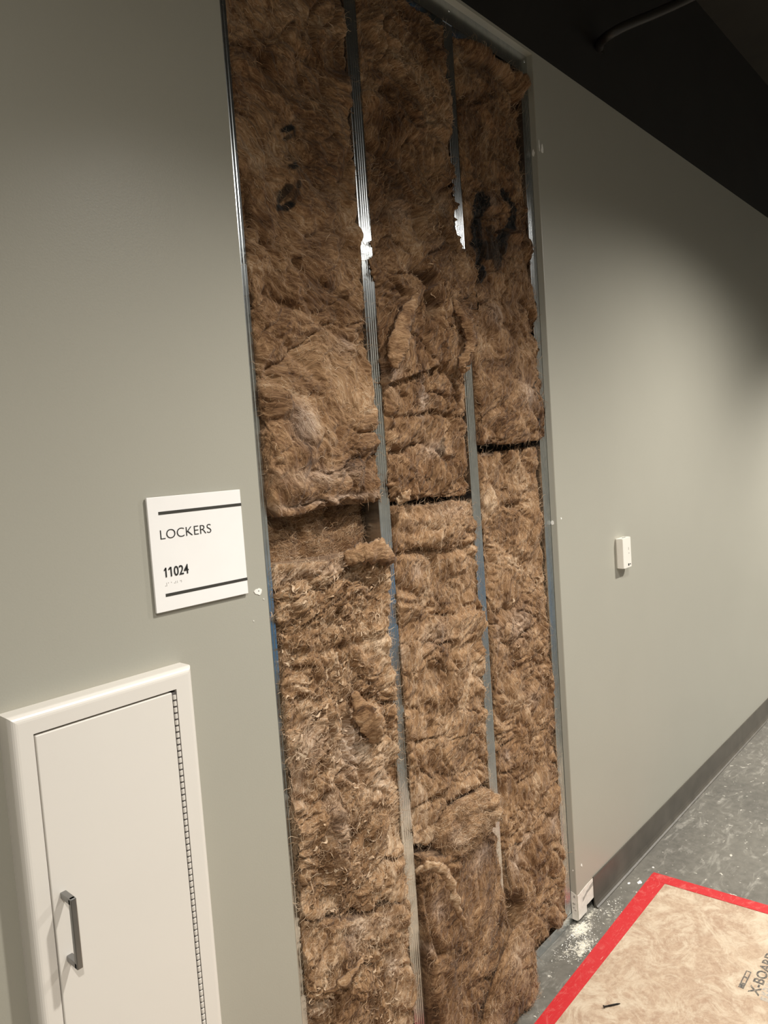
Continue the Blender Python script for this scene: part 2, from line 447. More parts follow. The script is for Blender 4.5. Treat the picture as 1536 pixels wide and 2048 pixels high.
def track(z0, z1, y0, label, up):
    t = .001; pts = []
    if up:  # flanges stand up from the floor
        pts = [(y0, z0), (y0+0.0948, z0), (y0+0.0948, z1), (y0+0.0938, z1), (y0+0.0938, z0+t), (y0+t, z0+t), (y0+t, z1), (y0, z1)]
    else:
        pts = [(y0, z1), (y0+0.0948, z1), (y0+0.0948, z0), (y0+0.0938, z0), (y0+0.0938, z1-t), (y0+t, z1-t), (y0+t, z0), (y0, z0)]
    bm = bmesh.new(); prism(bm, pts, 0, X_L-.03, X_R+.12)
    return tag(obj('steel_track', bm, M['steel'], loc=((X_L+X_R)/2, y0, z0)), label, 'track')
tt = track(2.818, 2.882, YS-.0012, 'horizontal galvanised steel track across the top of the opening', False)
track(0.001, 0.034, YS-.0012, 'galvanised steel floor track under the insulation', True)
for (px, py) in [(1049, 123), (898, 21)]:
    p = W(px, py, YS-.0012)
    bm = bmesh.new()
    bmesh.ops.create_uvsphere(bm, u_segments=10, v_segments=6, radius=.0045)
    for v in bm.verts: v.co = Vector((p[0]+v.co.x, YS-.0012+v.co.y*.5, p[2]+v.co.z))
    o = obj('screw', bm, M['steel'], tt, smooth=True); o.matrix_parent_inverse = Matrix.Translation(-tt.location)

# ------------------------------------------------------------------ insulation
RES = 0.0028
def interp(pts, x):
    p = sorted(pts); return np.interp(x, [a for a, _ in p], [b for _, b in p])
def batt(label, xl, xr, zb, zt, yf, r=0.016, seed=1, feats=(), inks=(), pales=(), tone=0.0, flow=0.0, rough=1.0,
         strands=3500, shreds=0, yb=0.112, big=1.0, shred_box=None, cav=None, over=.003, name='insulation_batt'):
    """xl,xr: [(z,x)] outlines; zb,zt: [(x,z)] outlines; yf(x,z): front depth"""
    zc0 = np.mean([z for _, z in zb]); zc1 = np.mean([z for _, z in zt])
    xc0 = np.mean([x for _, x in xl]); xc1 = np.mean([x for _, x in xr])
    Wd = xc1-xc0; H = zc1-zc0
    r = min(r, H*.45)
    depth = max(0.02, yb-0.02)
    na = 9; nf = max(12, int((Wd-2*r)/RES)); nsd = 6
    # cross-section parameters: (side s in [-1,1] across, inset, depth fraction)
    sec = []
    for k in range(nsd): sec.append(('L', k/nsd))
    for k in range(na): sec.append(('LA', k/na*math.pi/2))
    for k in range(nf+1): sec.append(('F', k/nf))
    for k in range(1, na+1): sec.append(('RA', k/na*math.pi/2))
    for k in range(1, nsd+1): sec.append(('R', k/nsd))
    nu = len(sec)
    rows = []
    for k in range(na): th = k/na*math.pi/2; rows.append((0, r*(1-math.cos(th)), r*(1-math.sin(th))))
    nz = max(8, int((H-2*r)/RES))
    for k in range(nz+1): rows.append((1, k/nz, 0.0))
    for k in range(1, na+1): th = math.pi/2-k/na*math.pi/2; rows.append((2, r*(1-math.cos(th)), r*(1-math.sin(th))))
    nv = len(rows)
    sx = np.zeros((nv, nu)); si = np.zeros((nv, nu)); sd = np.zeros((nv, nu)); kk = np.zeros((nv, nu))
    col_x = np.zeros(nu); col_in = np.zeros(nu); col_d = np.zeros(nu); col_mode = np.zeros(nu)
    for j, (m_, t) in enumerate(sec):
        if m_ == 'L': col_x[j], col_in[j], col_d[j] = 0, 0, t; col_mode[j] = 0
        elif m_ == 'LA': col_x[j], col_in[j], col_d[j] = 0, r*(1-math.cos(t)), r*(1-math.sin(t)); col_mode[j] = 1
        elif m_ == 'F': col_x[j], col_in[j], col_d[j] = t, r*(1-2*t), 0; col_mode[j] = 2
        elif m_ == 'RA': tt_ = math.pi/2-t; col_x[j], col_in[j], col_d[j] = 1, -r*(1-math.cos(tt_)), r*(1-math.sin(tt_)); col_mode[j] = 1
        else: col_x[j], col_in[j], col_d[j] = 1, 0, 1-t; col_mode[j] = 0
    X = np.zeros((nv, nu)); Y = np.zeros((nv, nu)); Z = np.zeros((nv, nu))
    for i, (mode, t, k) in enumerate(rows):
        # first guess of z at mid, then x, then z again
        zg = (zc0+t) if mode == 0 else (zc0+r+(H-2*r)*t if mode == 1 else zc1-t)
        x = None
        for it in range(2):
            zz = np.full(nu, zg) if x is None else z
            L = interp(xl, zz)+k; R = interp(xr, zz)-k
            x = L+(R-L)*col_x+col_in
            z0_, z1_ = interp(zb, x), interp(zt, x)
            if mode == 0: z = z0_+t
            elif mode == 2: z = z1_-t
            else: z = (z0_+r)+(z1_-z0_-2*r)*t
        yfr = yf(x, z)+k
        y = np.where(col_mode == 0, yb+(yfr+r-yb)*col_d, yfr+col_d)
        X[i], Y[i], Z[i] = x, y, z
    V = np.stack([X, Y, Z], 2)
    du = np.gradient(V, axis=1); dv = np.gradient(V, axis=0)
    Nn = np.cross(du, dv); Nn /= (np.linalg.norm(Nn, axis=2, keepdims=True)+1e-9)
    P = V.reshape(-1, 3); Nf = Nn.reshape(-1, 3).copy()
    if Nf[(nv//2)*nu+nu//2, 1] > 0: Nf = -Nf
    x, z = P[:, 0], P[:, 2]
    # flow coordinates: rotated, warped
    wv = np.stack([perlin(P*5.0, seed+1), perlin(P*5.0, seed+2), perlin(P*5.0, seed+3)], 1)
    wv2 = np.stack([perlin(P*15.0, seed+4), perlin(P*15.0, seed+5), perlin(P*15.0, seed+6)], 1)
    ang = flow+1.1*perlin(P*3.1, seed+7)
    Q = P+wv*0.075+wv2*0.022
    ca, sa = math.cos(flow), math.sin(flow)
    FL = np.stack([Q[:, 0]*ca+Q[:, 2]*sa, Q[:, 1], -Q[:, 0]*sa+Q[:, 2]*ca], 1)
    FL = FL + np.array([seed*1.37, 0, seed*.71])
    h = big*0.013*perlin(P*7, seed+10)+rough*0.008*perlin(Q*17, seed+11)
    h += big*0.020*(np.minimum(np.abs(perlin(Q*np.array([8, 8, 9]), seed+21))*2.2, .8)-.45)
    n = perlin(Q*np.array([9, 9, 11]), seed+12)
    cm = np.clip(0.5+1.6*perlin(P*4, seed+13), 0, 1)
    h -= rough*0.017*cm*np.exp(-(n/0.055)**2)
    n2 = perlin(Q*26, seed+14)
    h -= rough*0.006*np.exp(-(n2/0.07)**2)*np.clip(.4+2*perlin(P*9, seed+18), 0, 1)
    h += rough*0.0065*(np.abs(perlin(FL*np.array([22, 45, 52]), seed+15))*2-.5)
    h += rough*0.0040*(.5-np.abs(perlin(Q*np.array([40, 40, 46]), seed+19))*2)
    h += rough*0.0036*perlin(FL*np.array([50, 100, 130]), seed+16)
    h += rough*0.0022*perlin(FL*np.array([95, 170, 190]), seed+17)
    tn = np.full(len(P), tone); pl = np.zeros(len(P)); ik = np.zeros(len(P))
    wob = 0.010*wv[:, 0]+0.006*wv2[:, 0]; wob2 = 0.010*wv[:, 2]+0.006*wv2[:, 2]
    fx, fz = x+wob, z+wob2
    for f in feats:
        k = f[0]
        if k in ('hole', 'bump'):
            cx, cz = XZ(f[1], f[2]); a = f[5]
            d2 = ((fx-cx)/f[3])**2+((fz-cz)/f[4])**2
            h += (-a if k == 'hole' else a)*np.exp(-d2**(2 if k == 'hole' else 1))
        elif k == 'crease':
            d, s = pdist(fx, fz, [XZ(*p) for p in f[1]])
            h -= f[3]*np.exp(-(d/f[2])**2)
        elif k == 'ridge':
            d, s = pdist(fx, fz, [XZ(*p) for p in f[1]])
            h += f[3]*np.exp(-(d/f[2])**2)
        elif k == 'step':   # raised on one side of the line, fading away from it
            d, s = pdist(fx, fz, [XZ(*p) for p in f[1]])
            sd_ = d*s*f[4]
            h += f[2]*np.clip(sd_/.004+.5, 0, 1)*np.exp(-np.maximum(sd_, 0)/f[3])
            h -= .5*f[2]*np.exp(-((sd_+.006)/.007)**2)
    for (px, py, rx, rz, a) in pales:
        cx, cz = XZ(px, py); d2 = ((fx-cx)/rx)**2+((fz-cz)/rz)**2
        pl = np.maximum(pl, a*np.exp(-d2)); tn += .05*a*np.exp(-d2)
    ed = perlin(P*60, seed+20)*.006
    for (pts, wd, a) in inks:
        d, s = pdist(x+.35*wob, z+.35*wob2, [XZ(*p) for p in pts])
        ik = np.maximum(ik, min(1, a*1.15)*np.clip((wd*1.35+ed-d)/.004, 0, 1))
    # keep the back half calm so that it stays inside the cavity
    calm = np.clip((yb-P[:, 1])/0.06, 0, 1)*np.tile(np.where(col_mode == 2, 1, np.where(col_mode == 1, .75, .4)), nv)
    P2 = P+Nf*(h*calm)[:, None]
    # wool squeezed between two studs stays between their webs; only what bulges past the flanges spreads over them
    if cav:
        inside = np.clip((P2[:, 1]-(YS-.004))/.003, 0, 1)
        P2[:, 0] = P2[:, 0]*(1-inside)+np.clip(P2[:, 0], cav[0]+.001, cav[1]-.001)*inside
        P2[:, 2] = np.clip(P2[:, 2], .003, 2.90)
        P2[:, 0] = np.clip(P2[:, 0], max(X_L+.003, cav[0]-over), min(X_R-.003, cav[1]+over))
        P2[:, 1] = np.minimum(P2[:, 1], yb)
        P2[:, 2] = np.clip(P2[:, 2], interp(zb, P2[:, 0])-.001, interp(zt, P2[:, 0])+.001)
    idx = np.arange(nv*nu).reshape(nv, nu)
    F = np.stack([idx[:-1, :-1].ravel(), idx[:-1, 1:].ravel(), idx[1:, 1:].ravel(), idx[1:, :-1].ravel()], 1)
    # end caps: close each end ring towards its own back line
    extraV = []; extraF = []
    ctr = P2.mean(0)
    for row in (0, nv-1):
        ring = idx[row]; c = P2[ring].mean(0); c[2] = P2[ring, 2].mean()
        ci = len(P2)+len(extraV); extraV.append(c)
        a, b = ring[:-1], ring[1:]
        tri = np.stack([a, b, np.full(nu-1, ci)], 1)
        if row == 0: tri = tri[:, ::-1]
        extraF.append(tri); extraF.append(np.array([[ring[-1], ring[0], ci] if row else [ring[0], ring[-1], ci]]))
    bk = np.stack([idx[:-1, -1], idx[:-1, 0], idx[1:, 0], idx[1:, -1]], 1)
    VV = np.concatenate([P2, np.array(extraV)])
    pad = lambda a: np.concatenate([a, a[:2]*0])
    if Nn[nv//2, nu//2, 1] > 0: pass
    me_F = [np.concatenate([F, bk])] + [np.concatenate(extraF)]
    base = empty(name, (float((xc0+xc1)/2), 0.06, float(zc0)))
    tag(base, label, 'insulation', 'brown insulation batts in the opening')
    off = np.array(base.location)
    body = mesh_np('wool_body', VV-off, me_F, M['wool'], base, attrs={
        'flow': ('FLOAT_VECTOR', np.concatenate([FL, FL[:2]])), 'tone': ('FLOAT', pad(tn)), 'pale': ('FLOAT', pad(pl)), 'ink': ('FLOAT', pad(ik))})
    # --- loose fibres lying on the surface
    rg = np.random.default_rng(seed)
    G = P2.reshape(nv, nu, 3)
    du = np.gradient(G, axis=1); dv = np.gradient(G, axis=0)
    N2 = np.cross(du, dv); N2 /= (np.linalg.norm(N2, axis=2, keepdims=True)+1e-9)
    if np.mean(N2[:, nsd+na:nu-nsd-na, 1]) > 0: N2 = -N2
    def ribbons(n, lmin, lmax, wmin, wmax, lift, seg, nm, curl=1.0, boxes=None, twist=0.35):
        ii = rg.integers(3, nv-3, n*(6 if boxes else 1)); jj = rg.integers(nsd+1, nu-nsd-1, len(ii))
        if boxes:
            q = G[ii, jj]; ok = np.zeros(len(ii), bool)
            for (bx, bz, rx, rz) in boxes: ok |= ((q[:, 0]-bx)/rx)**2+((q[:, 2]-bz)/rz)**2 < 1
            ii, jj = ii[ok][:n], jj[ok][:n]; 
        n = len(ii)
        if n == 0: return
        p = G[ii, jj]; nn = N2[ii, jj]
        a = ang[idx[ii, jj]]+rg.normal(0, .55, n)+math.pi*rg.integers(0, 2, n)
        t = np.stack([np.cos(a), np.zeros(n), np.sin(a)], 1)
        t -= nn*np.sum(t*nn, 1, keepdims=True); t /= np.linalg.norm(t, axis=1, keepdims=True)+1e-9
        b = np.cross(nn, t)
        L = rg.uniform(lmin, lmax, n)**1.0; wd = rg.uniform(wmin, wmax, n)
        c1 = rg.normal(0, 1.0, n)*curl; lf = rg.uniform(.15, 1, n)*lift; ph = rg.uniform(0, 6.28, n)
        s = np.linspace(0, 1, seg+1)
        pts = []
        pos = p - nn*0.0015
        pts.append(pos)
        hd = np.zeros(n)
        for k in range(1, seg+1):
            hd = c1*s[k]+.5*np.sin(ph+s[k]*7)*curl
            d = t*np.cos(hd)[:, None]+b*np.sin(hd)[:, None]
            up = nn*(lf*np.cos(s[k]*2.6))[:, None]
            pos = pos+(d+up)*(L/seg)[:, None]; pts.append(pos)
        pts = np.stack(pts, 1)
        tw = rg.normal(0, twist, n)
        side = b*np.cos(tw)[:, None]+nn*np.sin(tw)[:, None]
        prof = np.clip(np.minimum(s*4+.35, (1-s)*2.2), 0.06, 1)
        wsd = side[:, None, :]*(wd[:, None]*prof[None])[:, :, None]
        A = pts-wsd/2; B = pts+wsd/2
        VV = np.stack([A, B], 2).reshape(-1, 3)
        VV[:, 1] = np.minimum(VV[:, 1], yb-.002)
        if cav: VV[:, 0] = np.clip(VV[:, 0], X_L+.002, X_R-.002)
        o_ = (np.arange(n)*(seg+1)*2)[:, None]+(np.arange(seg)*2)[None]
        o_ = o_.ravel(); FF = np.stack([o_, o_+1, o_+3, o_+2], 1)
        e = bpy.data.objects.get
        rp = np.repeat(FL[idx[ii, jj]][:, None], (seg+1)*2, 1).reshape(-1, 3)+ (VV-np.repeat(p[:, None], (seg+1)*2, 1).reshape(-1, 3))
        tnn = np.repeat(tn[idx[ii, jj]]+rg.uniform(-.02, .16, n), (seg+1)*2)
        pll = np.repeat(pl[idx[ii, jj]], (seg+1)*2); ikk = np.repeat(ik[idx[ii, jj]]*.8, (seg+1)*2)
        o = mesh_np(nm, VV-off, [FF], M['wool'], base, attrs={'flow': ('FLOAT_VECTOR', rp), 'tone': ('FLOAT', tnn), 'pale': ('FLOAT', pll), 'ink': ('FLOAT', ikk)})
        o['kind'] = 'stuff'
    ribbons(int(strands*2.2), .010, .045, .0004, .0011, .5, 6, 'loose_fibres', curl=1.3)
    if shreds: ribbons(shreds, .018, .045, .0022, .0065, .8, 8, 'torn_shreds', curl=1.8, boxes=shred_box, twist=.9)
    return base

def xz(*pts): return [XZ(*p) for p in pts]
def zx(*pts): return [(b, a) for a, b in xz(*pts)]
C1L, C1R = 0.988, 1.343; C2L, C2R = 1.378, 1.737; C3L, C3R = 1.778, 2.138
def yconst(a, *gs):
    """front depth: a plus gaussian pushes (px,py,rx,rz,amount out)"""
    G = [(XZ(g[0], g[1]), g[2], g[3], g[4]) for g in gs]
    def f(x, z):
        y = np.full(np.shape(x), a, float)
        for (c, rx, rz, am) in G:
            y = y-am*np.exp(-((x-c[0])/rx)**2-((z-c[1])/rz)**2)
        return y
    return f

CAV1, CAV2, CAV3 = (XS[0]+.0205, XS[1]-.0205), (XS[1]+.0205, XS[2]-.0205), (XS[2]+.0205, XS[3]-.0205)
# --- left column
batt('long upper left insulation batt stamped R-11, with a ragged arched bottom edge',
     [(1.4, C1L), (2.0, C1L), (2.4, C1L-.004), (3, C1L)], [(1.4, C1R+.004), (2.0, C1R), (3, C1R)],
     xz((528, 1000), (548, 1034), (600, 1028), (650, 1012), (700, 1003), (757, 1006)), [(.9, 2.814), (1.4, 2.814)],
     yconst(.022, (640, 930, .25, .16, .028), (600, 650, .2, .3, .006)), r=.015, seed=3, flow=-.5, rough=.85,
     feats=[('hole', 487, 395, .022, .05, .05), ('crease', [(530, 135), (540, 78), (562, 62), (592, 95), (645, 130)], .008, .014),
            ('crease', [(482, 470), (560, 492), (640, 560), (705, 600)], .012, .016), ('hole', 700, 495, .035, .03, .022),
            ('crease', [(500, 640), (580, 692), (640, 765)], .01, .010), ('crease', [(520, 580), (600, 622), (715, 690)], .009, .011),
            ('hole', 718, 985, .011, .010, .03), ('hole', 640, 835, .012, .022, .012), ('ridge', [(550, 985), (650, 975), (750, 985)], .03, .006),
            ('crease', [(480, 250), (520, 320), (500, 345)], .010, .012), ('crease', [(620, 470), (680, 460), (722, 440)], .008, .012),
            ('crease', [(470, 140), (510, 160), (580, 190)], .01, .008)],
     inks=[([(572, 258), (592, 252)], .006, .9), ([(578, 275), (590, 268)], .005, .7), ([(592, 252), (594, 270)], .005, .7),
           ([(584, 300), (592, 318)], .004, .35), ([(580, 335), (597, 328)], .006, .85), ([(596, 322), (598, 338)], .005, .6),
           ([(562, 412), (584, 408)], .007, .95), ([(566, 400), (577, 375)], .007, .75), ([(585, 400), (593, 368)], .005, .7), ([(560, 385), (575, 380)], .005, .45), ([(572, 395), (590, 385)], .006, .5)],
     pales=[(598, 850, .03, .04, .8), (640, 950, .12, .02, .45), (650, 1000, .2, .008, .6), (690, 690, .03, .02, .4)], tone=.02, strands=3500, cav=CAV1)
batt('dark recessed piece of insulation in the gap between the two left batts',
     [(1.3, C1L+.002), (1.7, C1L+.002)], [(1.3, 1.328), (1.7, 1.328)], [(.9, 1.40), (1.4, 1.40)], [(.9, 1.545), (1.4, 1.545)],
     lambda x, z: np.full(np.shape(x), .068), r=.02, seed=9, flow=.1, tone=-.02, strands=1800, cav=CAV1, rough=.6)
c1 = batt('lower left insulation batt, shredded and pale, with a torn jagged top lip',
     zx((575, 1835), (572, 1600), (562, 1590), (560, 1400), (548, 1130)) , zx((815, 1800), (808, 1600), (795, 1400), (782, 1310), (785, 1280), (775, 1200), (780, 1110)),
     xz((585, 1838), (700, 1832), (760, 1815), (815, 1790)), xz((545, 1130), (600, 1126), (655, 1122), (690, 1112), (730, 1104), (768, 1090), (785, 1102)),
     yconst(.018, (690, 1300, .3, .3, .01), (760, 1130, .06, .05, .02), (620, 1680, .15, .12, .02)), r=.015, seed=15, flow=.6, rough=1.35,
     feats=[('crease', [(560, 1300), (640, 1310), (700, 1290), (778, 1262)], .012, .014), ('hole', 690, 1190, .018, .022, .022),
            ('hole', 722, 1405, .022, .02, .035), ('hole', 690, 1450, .02, .03, .02), ('crease', [(650, 1340), (640, 1400), (590, 1400)], .012, .016),
            ('crease', [(655, 1590), (648, 1650), (640, 1760)], .012, .024), ('ridge', [(665, 1620), (668, 1690), (690, 1745)], .018, .018),
            ('hole', 712, 1675, .028, .022, .028), ('hole', 740, 1690, .018, .012, .03), ('bump', 760, 1655, .03, .02, .02), ('crease', [(580, 1770), (600, 1785), (640, 1740)], .008, .016),
            ('hole', 760, 1800, .02, .012, .02), ('bump', 740, 1435, .03, .02, .022), ('ridge', [(650, 1410), (680, 1480), (700, 1530)], .014, .010), ('crease', [(577, 1592), (620, 1600), (650, 1590)], .01, .015)],
     pales=[(700, 1490, .05, .06, .9), (610, 1480, .05, .05, .45), (665, 1640, .018, .08, .55), (650, 1135, .2, .012, .5), (760, 1560, .04, .05, .35), (590, 1560, .03, .05, .4)],
     tone=.06, strands=8000, cav=CAV1, shreds=900, shred_box=[(*XZ(690, 1200), .12, .09), (*XZ(660, 1420), .16, .12), (*XZ(700, 1700), .14, .16), (*XZ(580, 1250), .05, .12)])
d1 = batt('bottom left insulation batt with a dark torn hole, standing on the floor track',
     zx((618, 2100), (600, 1900), (592, 1830)), zx((840, 2150), (828, 1950), (815, 1790)),
     [(.9, 0.037), (1.4, 0.037)], xz((585, 1843), (700, 1838), (760, 1821), (815, 1794)),
     yconst(.018, (700, 1880, .2, .08, .016)), r=.015, seed=22, flow=.9, rough=1.3,
     feats=[('hole', 705, 1960, .035, .02, .035), ('hole', 722, 1935, .014, .02, .02), ('crease', [(615, 2010), (660, 1985), (690, 1965)], .01, .02), ('ridge', [(660, 1970), (690, 1955), (725, 1920)], .010, .014),
            ('crease', [(740, 1900), (800, 1875)], .008, .012), ('hole', 610, 2005, .02, .014, .02), ('crease', [(800, 1870), (790, 1960), (770, 2040)], .008, .012)],
     pales=[(712, 1860, .04, .03, .8), (790, 1930, .02, .03, .9), (640, 2010, .06, .02, .4), (770, 1840, .03, .02, .4)], tone=.05, strands=4500, cav=CAV1, shreds=300, shred_box=[(*XZ(690, 1950), .14, .06), (*XZ(770, 2000), .08, .1)])
# --- middle column
b2 = batt('upper middle insulation batt with a dark torn hole and loose flaps below it',
     zx((778, 1000), (765, 800), (757, 640), (735, 500), (718, 100), (714, 0)), zx((937, 1000), (936, 760), (950, 690), (962, 640), (960, 560), (940, 515), (925, 440), (917, 330), (903, 250), (893, 60)) + [(2.84, C2R)],
     xz((775, 1004), (830, 1001), (900, 993), (945, 988)), [(1.3, 2.814), (1.8, 2.814)],
     yconst(.020, (880, 620, .14, .12, .034), (860, 960, .2, .06, .014), (820, 720, .1, .1, .012)), r=.015, seed=31, flow=1.0, rough=1.1,
     feats=[('hole', 846, 560, .034, .020, .09), ('hole', 850, 612, .022, .034, .10), ('crease', [(820, 535), (845, 560), (850, 620)], .014, .03), ('crease', [(838, 630), (836, 690), (846, 740)], .006, .018),
            ('step', [(762, 772), (805, 755), (852, 735)], .018, .06, 1), ('crease', [(852, 735), (900, 750), (925, 760)], .008, .012), ('crease', [(770, 832), (850, 828), (940, 838)], .007, .012),
            ('crease', [(780, 905), (850, 885), (905, 930), (935, 985)], .009, .014), ('hole', 818, 992, .028, .007, .03), ('hole', 935, 840, .012, .016, .02),
            ('hole', 775, 190, .022, .03, .024), ('crease', [(720, 170), (760, 185), (780, 240)], .01, .018), ('crease', [(735, 60), (760, 100), (755, 140)], .01, .012), ('bump', 750, 200, .03, .04, .012),
            ('hole', 900, 480, .02, .03, .02), ('crease', [(790, 400), (800, 440)], .008, .012), ('crease', [(740, 290), (790, 310)], .01, .014), ('ridge', [(770, 720), (790, 620), (835, 590)], .02, .012),
            ('ridge', [(850, 600), (870, 660), (880, 720)], .018, .014), ('bump', 815, 985, .018, .016, .02)],
     inks=[([(852, 180), (866, 175)], .004, .4), ([(852, 180), (854, 205)], .004, .4), ([(866, 178), (862, 205)], .004, .35), ([(860, 245), (868, 244)], .004, .35), ([(858, 308), (876, 300)], .009, .3), ([(880, 905), (895, 870), (885, 930)], .008, .5)],
     pales=[(842, 800, .012, .05, .9), (780, 740, .03, .04, .5), (870, 900, .05, .02, .6), (800, 420, .03, .03, .25), (890, 410, .02, .03, .4)], tone=.0, over=.075, strands=5000, cav=CAV2, shreds=120, shred_box=[(*XZ(870, 600), .1, .12), (*XZ(880, 500), .08, .08)])
# rolled torn edge beside the middle batt
def wool_attrs(o, tone=.05, jitter=.003, seed=0):
    me = o.data; n = len(me.vertices); co = np.zeros(n*3); me.vertices.foreach_get('co', co); co = co.reshape(-1, 3)
    co2 = co+jitter*np.stack([perlin(co*45, seed+k)*3+perlin(co*140, seed+9+k)*1.2 for k in range(3)], 1)
    me.vertices.foreach_set('co', co2.ravel())
    for k, t, a in (('flow', 'FLOAT_VECTOR', co), ('tone', 'FLOAT', np.full(n, tone)), ('pale', 'FLOAT', np.zeros(n)), ('ink', 'FLOAT', np.zeros(n))):
        at = me.attributes.new(k, t, 'POINT'); at.data.foreach_set('vector' if t == 'FLOAT_VECTOR' else 'value', a.astype(np.float32).ravel())
    for p in me.polygons: p.use_smooth = True
def torn(name, parent, pts, widths, thick, tone, seed, face=(0, -1, 0), twist=0.0):
    """ragged flat strip of wool along pts (3D), elliptical section that frays into fibres"""
    bm = bmesh.new(); cu = spline(pts, 10); n = len(cu); K = 14; rings = []
    ws = np.interp(np.linspace(0, 1, n), np.linspace(0, 1, len(widths)), widths)
    rr = np.random.default_rng(seed)
    for i, p in enumerate(cu):
        t = cu[min(i+1, n-1)]-cu[max(i-1, 0)]; t = t/(np.linalg.norm(t)+1e-9)
        f = np.array(face, float); a_ = np.cross(t, f); a_ /= np.linalg.norm(a_)+1e-9; b_ = np.cross(t, a_)
        th = twist*i/n; a2 = a_*math.cos(th)+b_*math.sin(th); b2_ = -a_*math.sin(th)+b_*math.cos(th)
        rings.append([bm.verts.new(p+a2*math.cos(k*2*math.pi/K)*ws[i]/2*rr.uniform(.75, 1.2)+b2_*math.sin(k*2*math.pi/K)*min(thick, ws[i]*.6)/2*rr.uniform(.7, 1.3)) for k in range(K)])
    for A, B in zip(rings[:-1], rings[1:]):
        for k in range(K): bm.faces.new((A[k], A[(k+1) % K], B[(k+1) % K], B[k]))
    bm.faces.new(rings[0][::-1]); bm.faces.new(rings[-1])
    o = obj(name, bm, M['wool'], parent); o.matrix_parent_inverse = Matrix.Translation(-parent.location); wool_attrs(o, tone, .003, seed)
    return o
def P3(*q): return [W(*a_) for a_ in q]
torn('rolled_edge', b2, P3((905, 600, -.01), (930, 640, -.030), (942, 675, -.038), (935, 705, -.036), (922, 722, -.03), (926, 740, -.03), (938, 736, -.036)), [.012, .034, .034, .026, .02, .02, .012], .012, -.02, 91, twist=1.2)
torn('torn_flap', b2, P3((835, 590, -.012), (812, 640, -.028), (795, 690, -.034), (788, 735, -.026)), [.012, .05, .055, .03], .012, .02, 92, twist=.5)
torn('torn_tuft', b2, P3((795, 1003, -.015), (812, 990, -.03), (822, 975, -.028)), [.02, .022, .008], .012, .04, 93)
torn('torn_flap', c1, P3((705, 1385, .004), (722, 1420, -.014), (745, 1455, -.022), (752, 1485, -.012)), [.015, .05, .052, .02], .012, .045, 94, twist=.9)
torn('torn_lip', c1, P3((690, 1118, -.005), (725, 1108, -.018), (760, 1104, -.024), (782, 1122, -.02)), [.02, .05, .055, .03], .022, .035, 96)
torn('torn_tuft', c1, P3((668, 1210, -.008), (690, 1200, -.026), (703, 1172, -.026)), [.012, .026, .01], .010, .05, 97, twist=1.5)
torn('torn_strip', d1, P3((652, 1988, -.004), (684, 1966, -.024), (708, 1944, -.028), (728, 1915, -.012)), [.010, .022, .022, .010], .014, .045, 98, twist=.6)
batt('middle insulation batt of the centre column, below the torn one, with a slack horizontal fold',
     zx((822, 1720), (812, 1560), (800, 1380), (793, 1200), (783, 1020)), zx((985, 1590), (978, 1450), (972, 1330), (965, 1210), (958, 1120), (956, 1060), (945, 1000)),
     xz((820, 1700), (862, 1690), (878, 1640), (905, 1600), (945, 1580), (990, 1562)), xz((780, 1010), (850, 1006), (905, 1000), (958, 1002)),
     yconst(.020, (880, 1060, .15, .05, .026), (870, 1450, .2, .2, .008)), r=.015, seed=41, flow=1.2, rough=1.0,
     feats=[('crease', [(795, 1110), (850, 1100), (900, 1108), (955, 1085)], .010, .018), ('hole', 835, 1050, .03, .014, .014), ('step', [(955, 1225), (900, 1235), (865, 1232), (840, 1212), (795, 1210)], .014, .08, 1),
            ('hole', 865, 1212, .014, .012, .02), ('crease', [(870, 1300), (850, 1320), (860, 1340)], .008, .010), ('hole', 860, 1455, .012, .02, .012), ('crease', [(815, 1480), (850, 1490), (840, 1530)], .008, .010),
            ('ridge', [(790, 1030), (860, 1075), (950, 1050)], .02, .006)],
     pales=[(830, 1140, .02, .02, .6), (800, 1310, .012, .03, .6), (870, 1270, .06, .03, .4), (900, 1020, .1, .02, .3)], tone=.045, strands=5500, cav=CAV2)
batt('folded over roll of insulation low in the middle column, beside the steel stud',
     [(.3, XZ(872, 1680)[0]), (.8, XZ(872, 1680)[0])], [(.3, 1.745), (.8, 1.745)],
     xz((860, 1722), (900, 1715), (940, 1690), (1000, 1640)), xz((860, 1660), (885, 1628), (920, 1600), (960, 1580), (1000, 1562)),
     yconst(-.010, (940, 1640, .12, .06, .018)), r=.042, seed=47, flow=-.35, rough=1.1, big=.9, over=.02, yb=.06,
     feats=[('crease', [(895, 1640), (930, 1620), (985, 1598)], .008, .014), ('hole', 880, 1690, .015, .015, .012), ('crease', [(880, 1700), (930, 1665), (995, 1625)], .008, .018), ('step', [(990, 1580), (930, 1605), (895, 1640)], .012, .04, 1)], pales=[(895, 1665, .03, .03, .4)], tone=.06, strands=1800, cav=CAV2)
